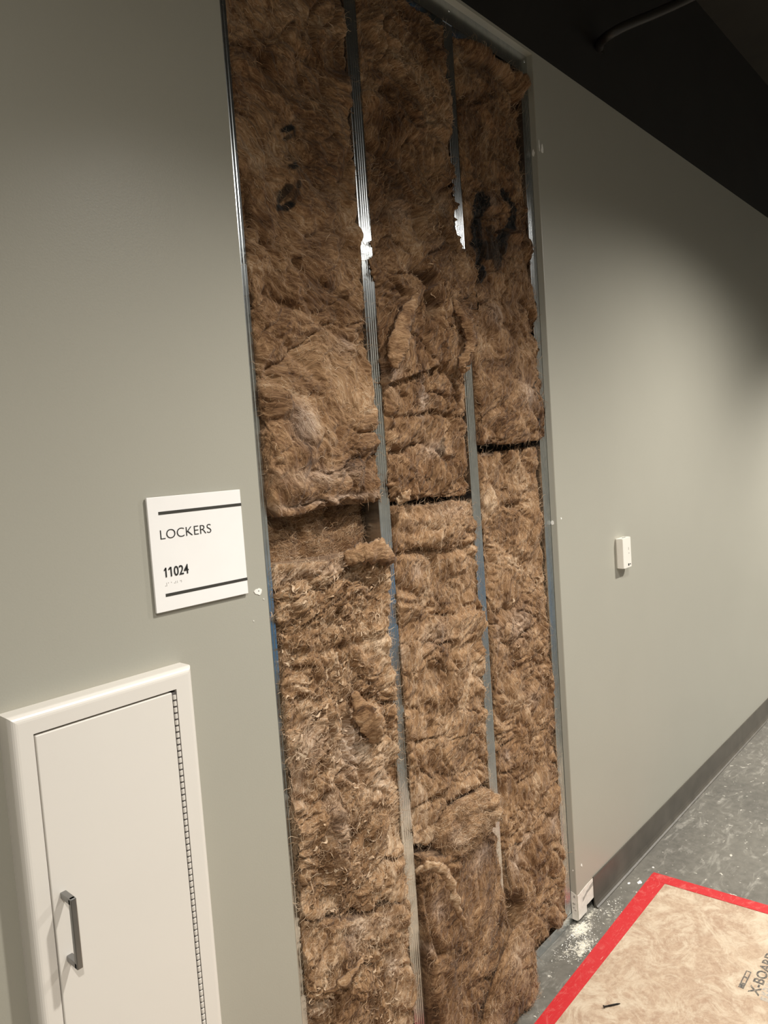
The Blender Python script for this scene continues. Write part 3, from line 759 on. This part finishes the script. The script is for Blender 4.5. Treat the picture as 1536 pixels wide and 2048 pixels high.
b4 = batt('bottom middle insulation batt bulging out over the floor, with a hanging torn strip',
     zx((860, 2090), (848, 1900), (835, 1700)) , [(0, 1.80), (.06, 1.79), (.18, 1.755), (.26, 1.742), (.4, 1.736), (.7, 1.736)],
     [(1.3, .004), (1.9, .004)], xz((828, 1706), (870, 1712), (915, 1698), (960, 1668), (1010, 1640)),
     lambda x, z: .012-.050*np.clip(1-z/.45, 0, 1)**.8-.012*np.exp(-((x-1.55)/.2)**2), r=.015, seed=53, flow=.8, rough=.75, big=.55, over=.07,
     feats=[('crease', [(848, 1800), (852, 1860), (862, 1900)], .010, .014), ('hole', 850, 1790, .012, .03, .02), ('crease', [(930, 1700), (960, 1680), (990, 1660)], .008, .012), ('ridge', [(845, 1720), (880, 1712), (900, 1730)], .012, .010)],
     pales=[(955, 1710, .05, .03, .55), (868, 1810, .02, .03, .5), (852, 1890, .012, .012, .7)], tone=-.005, strands=4000, cav=CAV2)
batt('loose corner piece of insulation lying against the bottom middle batt near the floor',
     [(0, XZ(895, 2000)[0]-.02), (.4, XZ(895, 2000)[0]-.02)], [(0, 1.808), (.4, 1.80)],
     [(1.3, .003), (1.9, .003)], [(1.50, .05), (1.56, .14), (1.64, .20), (1.70, .245), (1.745, .25), (1.78, .20), (1.82, .17)],
     lambda x, z: -.062-.01*np.clip(1-z/.25, 0, 1), r=.02, seed=59, flow=.9, rough=.65, big=.4, over=.07, yb=.0, pales=[(990, 1890, .03, .04, .4)], tone=.015, strands=1600, cav=CAV2)
# hanging strip torn from the bottom middle batt
torn('torn_strip', b4, P3((833, 1748, -.045), (845, 1738, -.060), (870, 1732, -.074), (893, 1752, -.082), (908, 1790, -.080), (922, 1830, -.074), (934, 1862, -.066)), [.014, .02, .026, .026, .02, .014, .005], .012, .11, 99, twist=.7)
# --- right column
batt('upper right insulation batt with a big dark stamped letter and a rolled top corner',
     zx((958, 885), (948, 700), (943, 560), (930, 400), (915, 150), (908, 60)) + [(2.85, 1.80)], zx((1086, 880), (1082, 760), (1072, 560), (1058, 400), (1044, 290), (1040, 200), (1052, 160)),
     xz((950, 886), (965, 892), (1010, 888), (1090, 878)), [(1.77, 2.81), (1.95, 2.80), (2.15, 2.79)],
     yconst(.022, (1030, 830, .3, .14, .030), (1000, 140, .15, .06, .014)), r=.015, seed=61, flow=1.35, rough=.95,
     feats=[('ridge', [(935, 75), (985, 115), (1030, 150), (1052, 195)], .022, .020), ('crease', [(925, 120), (965, 130), (1010, 165), (1040, 215)], .012, .022), ('hole', 1046, 245, .014, .05, .04),
            ('crease', [(925, 330), (960, 350), (945, 400)], .01, .012), ('crease', [(945, 560), (965, 520), (955, 440)], .010, .014), ('hole', 955, 545, .012, .03, .02), ('crease', [(1000, 310), (1030, 330), (1020, 290)], .01, .012),
            ('crease', [(990, 640), (1030, 655), (1070, 640)], .01, .008)],
     inks=[([(968, 398), (958, 430), (956, 480), (960, 545)], .022, .95), ([(1012, 385), (1026, 410), (1022, 450), (1008, 480)], .014, .9), ([(975, 500), (1000, 505), (1012, 475)], .022, .75), ([(985, 470), (990, 520)], .022, .6),
           ([(1062, 765), (1052, 778), (1064, 785)], .0035, .8), ([(1062, 785), (1072, 800), (1066, 815), (1058, 805), (1062, 785)], .0035, .9), ([(1058, 838), (1068, 840), (1070, 850), (1060, 850)], .0035, .9), ([(1060, 850), (1072, 856)], .0035, .7)],
     pales=[(1040, 790, .04, .04, .6), (990, 630, .03, .03, .5), (985, 400, .02, .02, .3)], tone=-.005, strands=4500, cav=CAV3)
batt('tall right insulation batt, fuzzy and frayed along the right drywall edge',
     zx((1012, 1710), (1000, 1560), (992, 1430), (985, 1250), (972, 1080), (960, 900)), zx((1124, 1640), (1122, 1500), (1112, 1480), (1112, 1400), (1104, 1300), (1095, 1120), (1086, 1000), (1080, 900)),
     xz((1008, 1704), (1040, 1688), (1075, 1660), (1125, 1606)), xz((955, 904), (1010, 902), (1085, 892)),
     yconst(.026, (1040, 940, .2, .06, -.008), (1060, 1450, .2, .3, .012)), r=.015, seed=71, flow=1.5, rough=1.1,
     feats=[('hole', 1038, 1008, .04, .012, .024), ('crease', [(1000, 1010), (1040, 1005), (1060, 1040)], .008, .012), ('hole', 1100, 1385, .014, .02, .02), ('crease', [(980, 1090), (995, 1130), (985, 1180)], .01, .018), ('hole', 978, 1110, .014, .03, .02),
            ('crease', [(1030, 1340), (1060, 1320), (1090, 1330)], .008, .012), ('hole', 1075, 1320, .012, .012, .012), ('crease', [(1040, 1430), (1055, 1480), (1050, 1540)], .008, .010)],
     pales=[(1040, 1250, .05, .05, .55), (1015, 1515, .015, .02, .6), (1060, 1400, .03, .03, .4), (1000, 1270, .02, .04, .45)], tone=.035, strands=6500, cav=CAV3, shreds=120, shred_box=[(*XZ(1105, 1450), .06, .2), (*XZ(1060, 1250), .12, .2)])
batt('short bottom right insulation batt with a dark hollow beside the stud',
     zx((1050, 1945), (1040, 1900), (1022, 1780), (1010, 1690)), [(0, 2.140), (.3, 2.140), (.6, 2.138)],
     [(1.7, .036), (2.2, .036)], xz((1008, 1702), (1040, 1686), (1075, 1655), (1128, 1602)),
     yconst(.022, (1090, 1780, .2, .14, .014)), r=.015, seed=79, flow=1.1, rough=1.1,
     feats=[('hole', 1030, 1822, .034, .055, .09), ('crease', [(1025, 1720), (1060, 1740), (1075, 1790)], .010, .012), ('hole', 1048, 1880, .016, .03, .025), ('crease', [(1075, 1660), (1090, 1690), (1120, 1680)], .008, .01)],
     pales=[(1035, 1725, .03, .03, .8), (1110, 1650, .04, .02, .7), (1050, 1685, .05, .012, .5)], tone=.03, strands=2600, cav=CAV3)

# ------------------------------------------------------------------ LOCKERS sign
def text_mesh(name, txt, mat, parent, org, ex, ey, width, height, th=.0006, bold=0.0):
    """text mesh laid on plane spanned by ex, ey at org, scaled to width x height"""
    cu = bpy.data.curves.new(name, 'FONT'); cu.body = txt; cu.extrude = 0.01; cu.offset = bold; cu.resolution_u = 6
    tmp = bpy.data.objects.new('tmp_text', cu); COL.objects.link(tmp)
    dg = bpy.context.evaluated_depsgraph_get(); dg.update()
    me = bpy.data.meshes.new_from_object(tmp.evaluated_get(dg)); bpy.data.objects.remove(tmp); bpy.data.curves.remove(cu)
    co = np.zeros(len(me.vertices)*3); me.vertices.foreach_get('co', co); co = co.reshape(-1, 3)
    mn, mx = co.min(0), co.max(0)
    u = (co[:, 0]-mn[0])/(mx[0]-mn[0])*width; v = (co[:, 1]-mn[1])/(mx[1]-mn[1])*height; t = (co[:, 2]-mn[2])/(mx[2]-mn[2])*th
    ex, ey = np.array(ex, float), np.array(ey, float); ez = np.cross(ex, ey)
    P = np.array(org)+u[:, None]*ex+v[:, None]*ey+t[:, None]*ez
    me.vertices.foreach_set('co', P.ravel()); me.update(); me.name = name; me.materials.clear()
    return link(name, me, mat, parent)
YF = -0.0075
sign = empty('room_sign', (0, 0, 0)); tag(sign, 'square white LOCKERS 11024 room sign with two black stripes', 'sign')
tl, br = W(292.5, 996, YF), W(496.6, 1186.5, YF); tr = W(480, 978.7, YF); bl = W(313.9, 1227.3, YF)
sx0, sx1 = (tl[0]+bl[0])/2, (tr[0]+br[0])/2; sz0, sz1 = (bl[2]+br[2])/2, (tl[2]+tr[2])/2
box('plate', (sx0, YF, sz0), (sx1, -.0025, sz1), M['sign'], sign, bev=.0006)
box('backing', (sx0+.002, -.003, sz0+.002), (sx1-.002, 0, sz1-.002), M['dark_gap'], sign)
for (a, b, c, d) in [((316, 1023.2), (316.9, 1030), (481.9, 1006.6), (482.3, 1011.8)), ((331, 1187.9), (331.9, 1194), (494.2, 1154.7), (494.6, 1160.2))]:
    pa, pb, pc, pd = (W(*q, YF) for q in (a, b, c, d))
    box('stripe', ((pa[0]+pb[0])/2, YF-.0004, (pb[2]+pd[2])/2), (sx1+.0002, YF+.001, (pa[2]+pc[2])/2), M['stripe'], sign)
EX, EZ = (1, 0, 0), (0, 0, 1)
p0 = W(321.2, 1078.9, YF); p1 = W(422.6, 1065.0, YF); ph = W(320.4, 1060.4, YF)
text_mesh('lettering', 'LOCKERS', M['ink'], sign, (p0[0], YF, (p0[2]+p1[2])/2), EX, EZ, p1[0]-p0[0], ph[2]-p0[2], .0008, bold=-.014)
p0 = W(331.5, 1155.0, YF); p1 = W(377.6, 1146.2, YF); ph = W(328.8, 1135.8, YF)
text_mesh('room_number', '11024', M['ink'], sign, (p0[0], YF, (p0[2]+p1[2])/2), EX, EZ, p1[0]-p0[0], ph[2]-p0[2], .0010, bold=.008)
# flags of the two ones
nw = p1[0]-p0[0]; nh = ph[2]-p0[2]; nz = (p0[2]+p1[2])/2
for k in range(2):
    ux = p0[0]+nw*(.005+.185*k)
    bm = bmesh.new(); prism(bm, [(ux+nw*.045, nz+nh), (ux+nw*.02, nz+nh), (ux-nw*.055, nz+nh*.80), (ux-nw*.055, nz+nh*.68), (ux+nw*.02, nz+nh*.80), (ux+nw*.045, nz+nh*.80)], 1, YF-.0010, YF)
    obj('room_number', bm, M['ink'], sign)
# braille row: number sign, 1 1 0 2 4
cells = [(3, 4, 5, 6), (1,), (1,), (2, 4, 5), (1, 2), (1, 4, 5)]
b0 = W(331, 1166.5, YF); pitch = .0062
for ci, cell in enumerate(cells):
    for dn in cell:
        dx = 0 if dn <= 3 else .0024; dz = -((dn-1) % 3)*.0024
        bm = bmesh.new(); bmesh.ops.create_icosphere(bm, subdivisions=1, radius=.0009)
        for v in bm.verts: v.co += Vector((b0[0]+ci*pitch+dx, YF-.0001, b0[2]+dz))
        obj('braille_dot', bm, M['braille'], sign, smooth=True)

# ------------------------------------------------------------------ white recessed cabinet
cabinet = empty('wall_cabinet', (0, 0, 0)); tag(cabinet, 'white metal wall cabinet with a bar handle, below the LOCKERS sign', 'cabinet')
CY = -0.042
cr = (W(390, 1334, CY)[0]+W(444.3, 2048, CY)[0])/2; cl_ = W(17, 1441, CY)[0]; ct = W(390, 1334, CY)[2]+.004; cb = 0.46
dl = (W(75, 1471, CY)[0]+W(125.6, 2048, CY)[0])/2; dr = (W(347.5, 1388, CY)[0]+W(401, 2048, CY)[0])/2; dt = W(200, 1431, CY)[2]; db = 0.535
HW = .0075      # hinge strip width
def frame_mesh():
    bm = bmesh.new()
    g = .0022
    r_ = .012
    def ring(d, y):   # rounded outer rectangle ring, inset d
        return [(cl_+d, y, cb+d), (cr-d, y, cb+d), (cr-d, y, ct-d), (cl_+d, y, ct-d)]
    loops = [ring(0, 0.0)]
    for k in range(7):
        a = k/6*math.pi/2
        loops.append(ring(r_*(1-math.cos(a)), CY+r_*(1-math.sin(a))))
    inner = [(dl-g, CY, db-g), (dr+HW+g, CY, db-g), (dr+HW+g, CY, dt+g*1.7), (dl-g, CY, dt+g*1.7)]
    loops.append(inner); loops.append([(x, CY+.018, z) for x, y, z in inner])
    vs = [[bm.verts.new(p) for p in L] for L in loops]
    for A, B in zip(vs[:-1], vs[1:]):
        for k in range(4): bm.faces.new((A[k], A[(k+1) % 4], B[(k+1) % 4], B[k]))
    bm.faces.new(vs[-1])
    return bm
o = obj('cabinet_frame', frame_mesh(), M['white_cab'], cabinet)
for p in o.data.polygons: p.use_smooth = False
door = box('door', (dl, CY-.0005, db), (dr, CY+.015, dt), M['white_cab'], cabinet, bev=.0018, seg=3)
box('door_gap_shade', (dl-.002, CY+.0165, db-.002), (dr+HW+.002, CY+.0175, dt+.002), M['dark_gap'], cabinet)  # dark sheet standing in for the shade inside the door gap
# piano hinge: a leaf coloured dark as gap shade, and its knuckles
hinge = box('piano_hinge', (dr+.0016, CY+.002, db), (dr+HW+.0018, CY+.010, dt-.001), M['hinge_gap_shade'], cabinet)
kn = 61; kp = (dt-.004-db)/kn
km = None
for k in range(kn):
    z0 = db+.002+k*kp
    if km is None:
        bm = bmesh.new(); tube(bm, [(dr+.0046, CY+.0012, 0), (dr+.0046, CY+.0012, kp*.64)], .0031, 10)
        o = obj('hinge_knuckle', bm, M['white_cab'], hinge); km = o.data
    else:
        o = bpy.data.objects.new('hinge_knuckle', km); COL.objects.link(o); o.parent = hinge
    o.location = (0, 0, z0)
# bar handle
hx = W(148, 1820, CY-.034)[0]; hz1 = W(140, 1800, CY-.034)[2]; hz0 = W(152, 1942, CY-.034)[2]
bm = bmesh.new(); add_box(bm, (hx-.0048, CY-.036, hz0), (hx+.0048, CY-.027, hz1), .0014, 2)
handle = obj('bar_handle', bm, M['steel_dark'], door)
for z in (hz0, hz1-.010):
    box('handle_post', (hx-.0048, CY-.034, z), (hx+.0048, CY, z+.010), M['steel_dark'], handle, bev=.001)

# ------------------------------------------------------------------ wall sensor
sen = empty('wall_sensor', (0, 0, 0)); tag(sen, 'small white rectangular sensor mounted on the right painted wall', 'sensor')
SD = -.030
a = W(1245.6, 1078.3, SD); b = W(1264.8, 1132, SD); c = W(1247.9, 1137.8, SD); d = W(1262.5, 1072.9, SD)
x0 = (a[0]+c[0])/2; x1 = (b[0]+d[0])/2+.004; z1 = (a[2]+d[2])/2; z0 = (b[2]+c[2])/2
prof = []
for (cx_, cy_, a0, rr) in [(x0+.003, SD+.003, math.pi, .003), (x1-.014, SD+.014, 1.5*math.pi, .014)]:
    for k in range(7):
        t = a0+k/6*math.pi/2; prof.append((cx_+rr*math.cos(t), cy_+rr*math.sin(t)))
prof = [(x0+.002, 0), (x0-.002, -.006)] + prof + [(x1, 0)]
bm = bmesh.new(); prism(bm, prof, 2, z0, z1)
bmesh.ops.bevel(bm, geom=[e for e in bm.edges if abs(e.verts[0].co.z-e.verts[1].co.z) < 1e-6], offset=.0022, segments=2, affect='EDGES', profile=.5)
obj('housing', bm, M['plastic'], sen)
xm = (x0+x1)/2
box('vent_slot', (xm-.012, -.018, z1-.0006), (xm, -.012, z1+.0003), M['dark_gap'], sen)
box('vent_slot', (xm+.008, -.016, z1-.0006), (xm+.022, -.011, z1+.0003), M['dark_gap'], sen)
for (px, py, w_, h_) in [(1257.2, 1097, .004, .010), (1257.9, 1106, .004, .004)]:
    p = W(px, py, SD); box('printed_mark', (p[0]-w_/2, SD-.0004, p[2]-h_/2), (p[0]+w_/2, SD+.001, p[2]+h_/2), M['glue'], sen)
for (px, py, w_, h_) in [(1257.5, 1129, .010, .009), (1260.6, 1127.6, .010, .004)]:
    p = W(px, py, SD); box('indicator_window', (p[0]-w_/2, SD-.0005, p[2]-h_/2), (p[0]+w_/2, SD+.002, p[2]+h_/2), M['dark_gap'], sen, bev=.0004)

# ------------------------------------------------------------------ floor protection
TB = .0025
board = empty('protection_board', (2.0, -.5, 0)); tag(board, 'tan printed floor protection board taped to the concrete', 'board')
e0 = FLOOR(1090, 2048); e1 = FLOOR(1317, 1759); e2 = FLOOR(1536, 1821)
dL = (e0-e1)/np.linalg.norm(e0-e1); dS = (e2-e1)/np.linalg.norm(e2-e1)
A_ = e1; B_ = e1+dL*2.6; C_ = B_+dS*1.2; D_ = e1+dS*1.2
bm = bmesh.new(); prism(bm, [(p[0]-2.0, p[1]+.5) for p in (A_, B_, C_, D_)], 2, 0.0003, TB)
obj('board_sheet', bm, M['board'], board)
# printing: runs along the board, tops towards the wall
ex = -dL; ex = np.array([ex[0], ex[1], 0]); ex /= np.linalg.norm(ex); ey = np.array([-ex[1], ex[0], 0])
o0 = FLOOR(1493, 1990, TB)
off = np.array([2.0, -.5, 0])
pt = FLOOR(1517, 1993, TB)-off; tw_ = float(np.linalg.norm(FLOOR(1547, 1908, TB)-FLOOR(1517, 1993, TB)))
text_mesh('printed_name', 'X-BOARD', M['print'], board, (pt[0], pt[1], TB), ex, ey, tw_, .030, .0003, bold=.022)
q = FLOOR(1487, 1978, TB)-off
bm = bmesh.new()
def strip(u0, v0, u1, v1):
    P = [q+ex*u0+ey*v0, q+ex*u1+ey*v0, q+ex*u1+ey*v1, q+ex*u0+ey*v1]
    prism(bm, [(p[0], p[1]) for p in P], 2, TB, TB+.0003)
BW, BH = .4*tw_, .015
strip(0, 0, BW, .003); strip(0, BH-.003, BW, BH); strip(0, .003, BW*.3, BH-.003); strip(BW*.58, .003, BW*.66, BH-.003); strip(BW-.004, .003, BW, BH-.003)
obj('printed_logo', bm, M['print'], board)
q = FLOOR(1531, 2003, TB)-off
bm = bmesh.new()
for k in range(11):
    u = k*.022; strip(u, rnd.uniform(-.012, -.004), u+.015, rnd.uniform(.012, .02))
obj('printed_small_text', bm, M['print_blue'], board)
# tape
def tape(name, pts, label, seed):
    rr = random.Random(seed); me_pts = []
    (a0, a1), (b0, b1) = pts   # edge a (a0->a1), edge b (b0->b1)
    n = 40; bm = bmesh.new(); top = []
    for k in range(n+1):
        t = k/n
        p = a0+(a1-a0)*t; q_ = b0+(b1-b0)*t
        row = []
        for s in range(5):
            v = p+(q_-p)*s/4
            row.append(bm.verts.new((v[0], v[1], .0030+seed*.0005+rr.uniform(0, .0006))))
        top.append(row)
    for A, B in zip(top[:-1], top[1:]):
        for s in range(4): bm.faces.new((A[s], A[s+1], B[s+1], B[s]))
    r = bmesh.ops.extrude_face_region(bm, geom=bm.faces[:])
    for v in [v for v in r['geom'] if isinstance(v, bmesh.types.BMVert)]: v.co.z = .0004+seed*.0022
    o = obj('red_tape', bm, M['tape']); 
    return tag(o, label, 'tape', 'red tape around the floor board')
to0, to1 = FLOOR(1305, 1748), FLOOR(1069.5, 2048); ti0, ti1 = FLOOR(1332, 1766), FLOOR(1110.7, 2048)
to1 = to0+(to1-to0)*2.6; ti1 = ti0+(ti1-ti0)*2.7
tape('red_tape', ((to0, to1), (ti0, ti1)), 'long strip of red tape along the board edge, parallel to the wall', 0)
so0, so1 = FLOOR(1307, 1746), FLOOR(1536, 1812.5); si0, si1 = FLOOR(1303, 1761), FLOOR(1536, 1830)
so1 = so0+(so1-so0)*2.6; si1 = si0+(si1-si0)*2.5
tape('red_tape', ((so0, so1), (si0, si1)), 'short strip of red tape across the far end of the board', 1)
# black screw lying on the board
sc = empty('drywall_screw', (0, 0, 0)); tag(sc, 'black screw lying loose on the tan floor board', 'screw')
s0 = FLOOR(1208, 2014, TB+.003); s1 = FLOOR(1241, 2006, TB+.003)
d_ = (s1-s0)/np.linalg.norm(s1-s0); Ls = np.linalg.norm(s1-s0)
pts = []; rad = []
for k in range(46):
    t = k/45; pts.append(s0+d_*(Ls*t)+np.array([0, 0, .0012*(1-t)-.0012*t]))
    r0 = .0020 if t < .8 else .0020*(1-(t-.8)/.2)+.0003
    rad.append(r0+(.0006 if (k % 2 and .25 < t < .97) else 0))
bm = bmesh.new(); tube(bm, pts, rad, 10); obj('shank', bm, M['screw'], sc)
bm = bmesh.new(); tube(bm, [s0-d_*.0012+np.array([0, 0, .0012]), s0+np.array([0, 0, .0012]), s0+d_*.003+np.array([0, 0, .0012])], [.0042, .0042, .0020], 14); obj('head', bm, M['screw'], sc)

# plaster crumbs under the cut drywall end
rg = np.random.default_rng(8)
bm = bmesh.new()
def crumb(p, s):
    r = bmesh.ops.create_icosphere(bm, subdivisions=1, radius=1.0)
    for v in r['verts']:
        v.co = Vector((p[0]+v.co.x*s*rg.uniform(.5, 1.3), p[1]+v.co.y*s*rg.uniform(.5, 1.3), max(.0002, (v.co.z*.5+.4)*s*.7)))
for (px, py, sxx, syy, n_) in [(1160, 1860, .045, .02, 190), (1168, 1895, .05, .02, 150), (1140, 1890, .07, .02, 90), (1215, 1822, .06, .015, 70)]:
    c_ = FLOOR(px, py)
    for k in range(n_):
        p = (c_[0]+rg.normal(0, sxx), min(c_[1]+rg.normal(0, syy), -.008)); crumb(p, rg.uniform(.0006, .0026)*rg.uniform(.5, 1.2))
tag(obj('plaster_crumbs', bm, M['spackle']), 'white plaster crumbs scattered on the concrete by the cut wall end', 'debris', kind='stuff')
for (px, py, s) in [(1279, 1765, .009), (1258, 1767, .005), (1306, 1735, .004)]:
    p = FLOOR(px, py); bm = bmesh.new(); n = 10
    prism(bm, [(p[0]+s*1.6*math.cos(k*.628)*rnd.uniform(.5, 1.1), p[1]+s*math.sin(k*.628)*rnd.uniform(.5, 1.1)) for k in range(n)], 2, 0, .0012)
    obj('plaster_splash', bm, M['spackle'], fl)

# ------------------------------------------------------------------ bent conduit under the dark ceiling
bm = bmesh.new()
cu = spline([W(1198, 96, -.002), W(1200, 86, -.03), W(1215, 72, -.09), W(1250, 52, -.14), W(1310, 27, -.20), W(1370, 0, -.26), W(1420, -26, -.32)], 8)
cu += [np.array([cu[-1][0]+.10, cu[-1][1]-.12, Z_DECK-.03]), np.array([cu[-1][0]+.16, cu[-1][1]-.18, Z_DECK])]
tube(bm, cu, .016, 12)
con = empty('bent_conduit', (0, 0, 0)); tag(con, 'dark bent conduit running from the upper wall to the ceiling', 'conduit')
obj('pipe', bm, M['conduit'], con, smooth=True)
p = W(1198, 96, 0); bm = bmesh.new(); tube(bm, [(p[0], 0, p[2]), (p[0], -.012, p[2])], .022, 14); obj('collar', bm, M['conduit'], con)
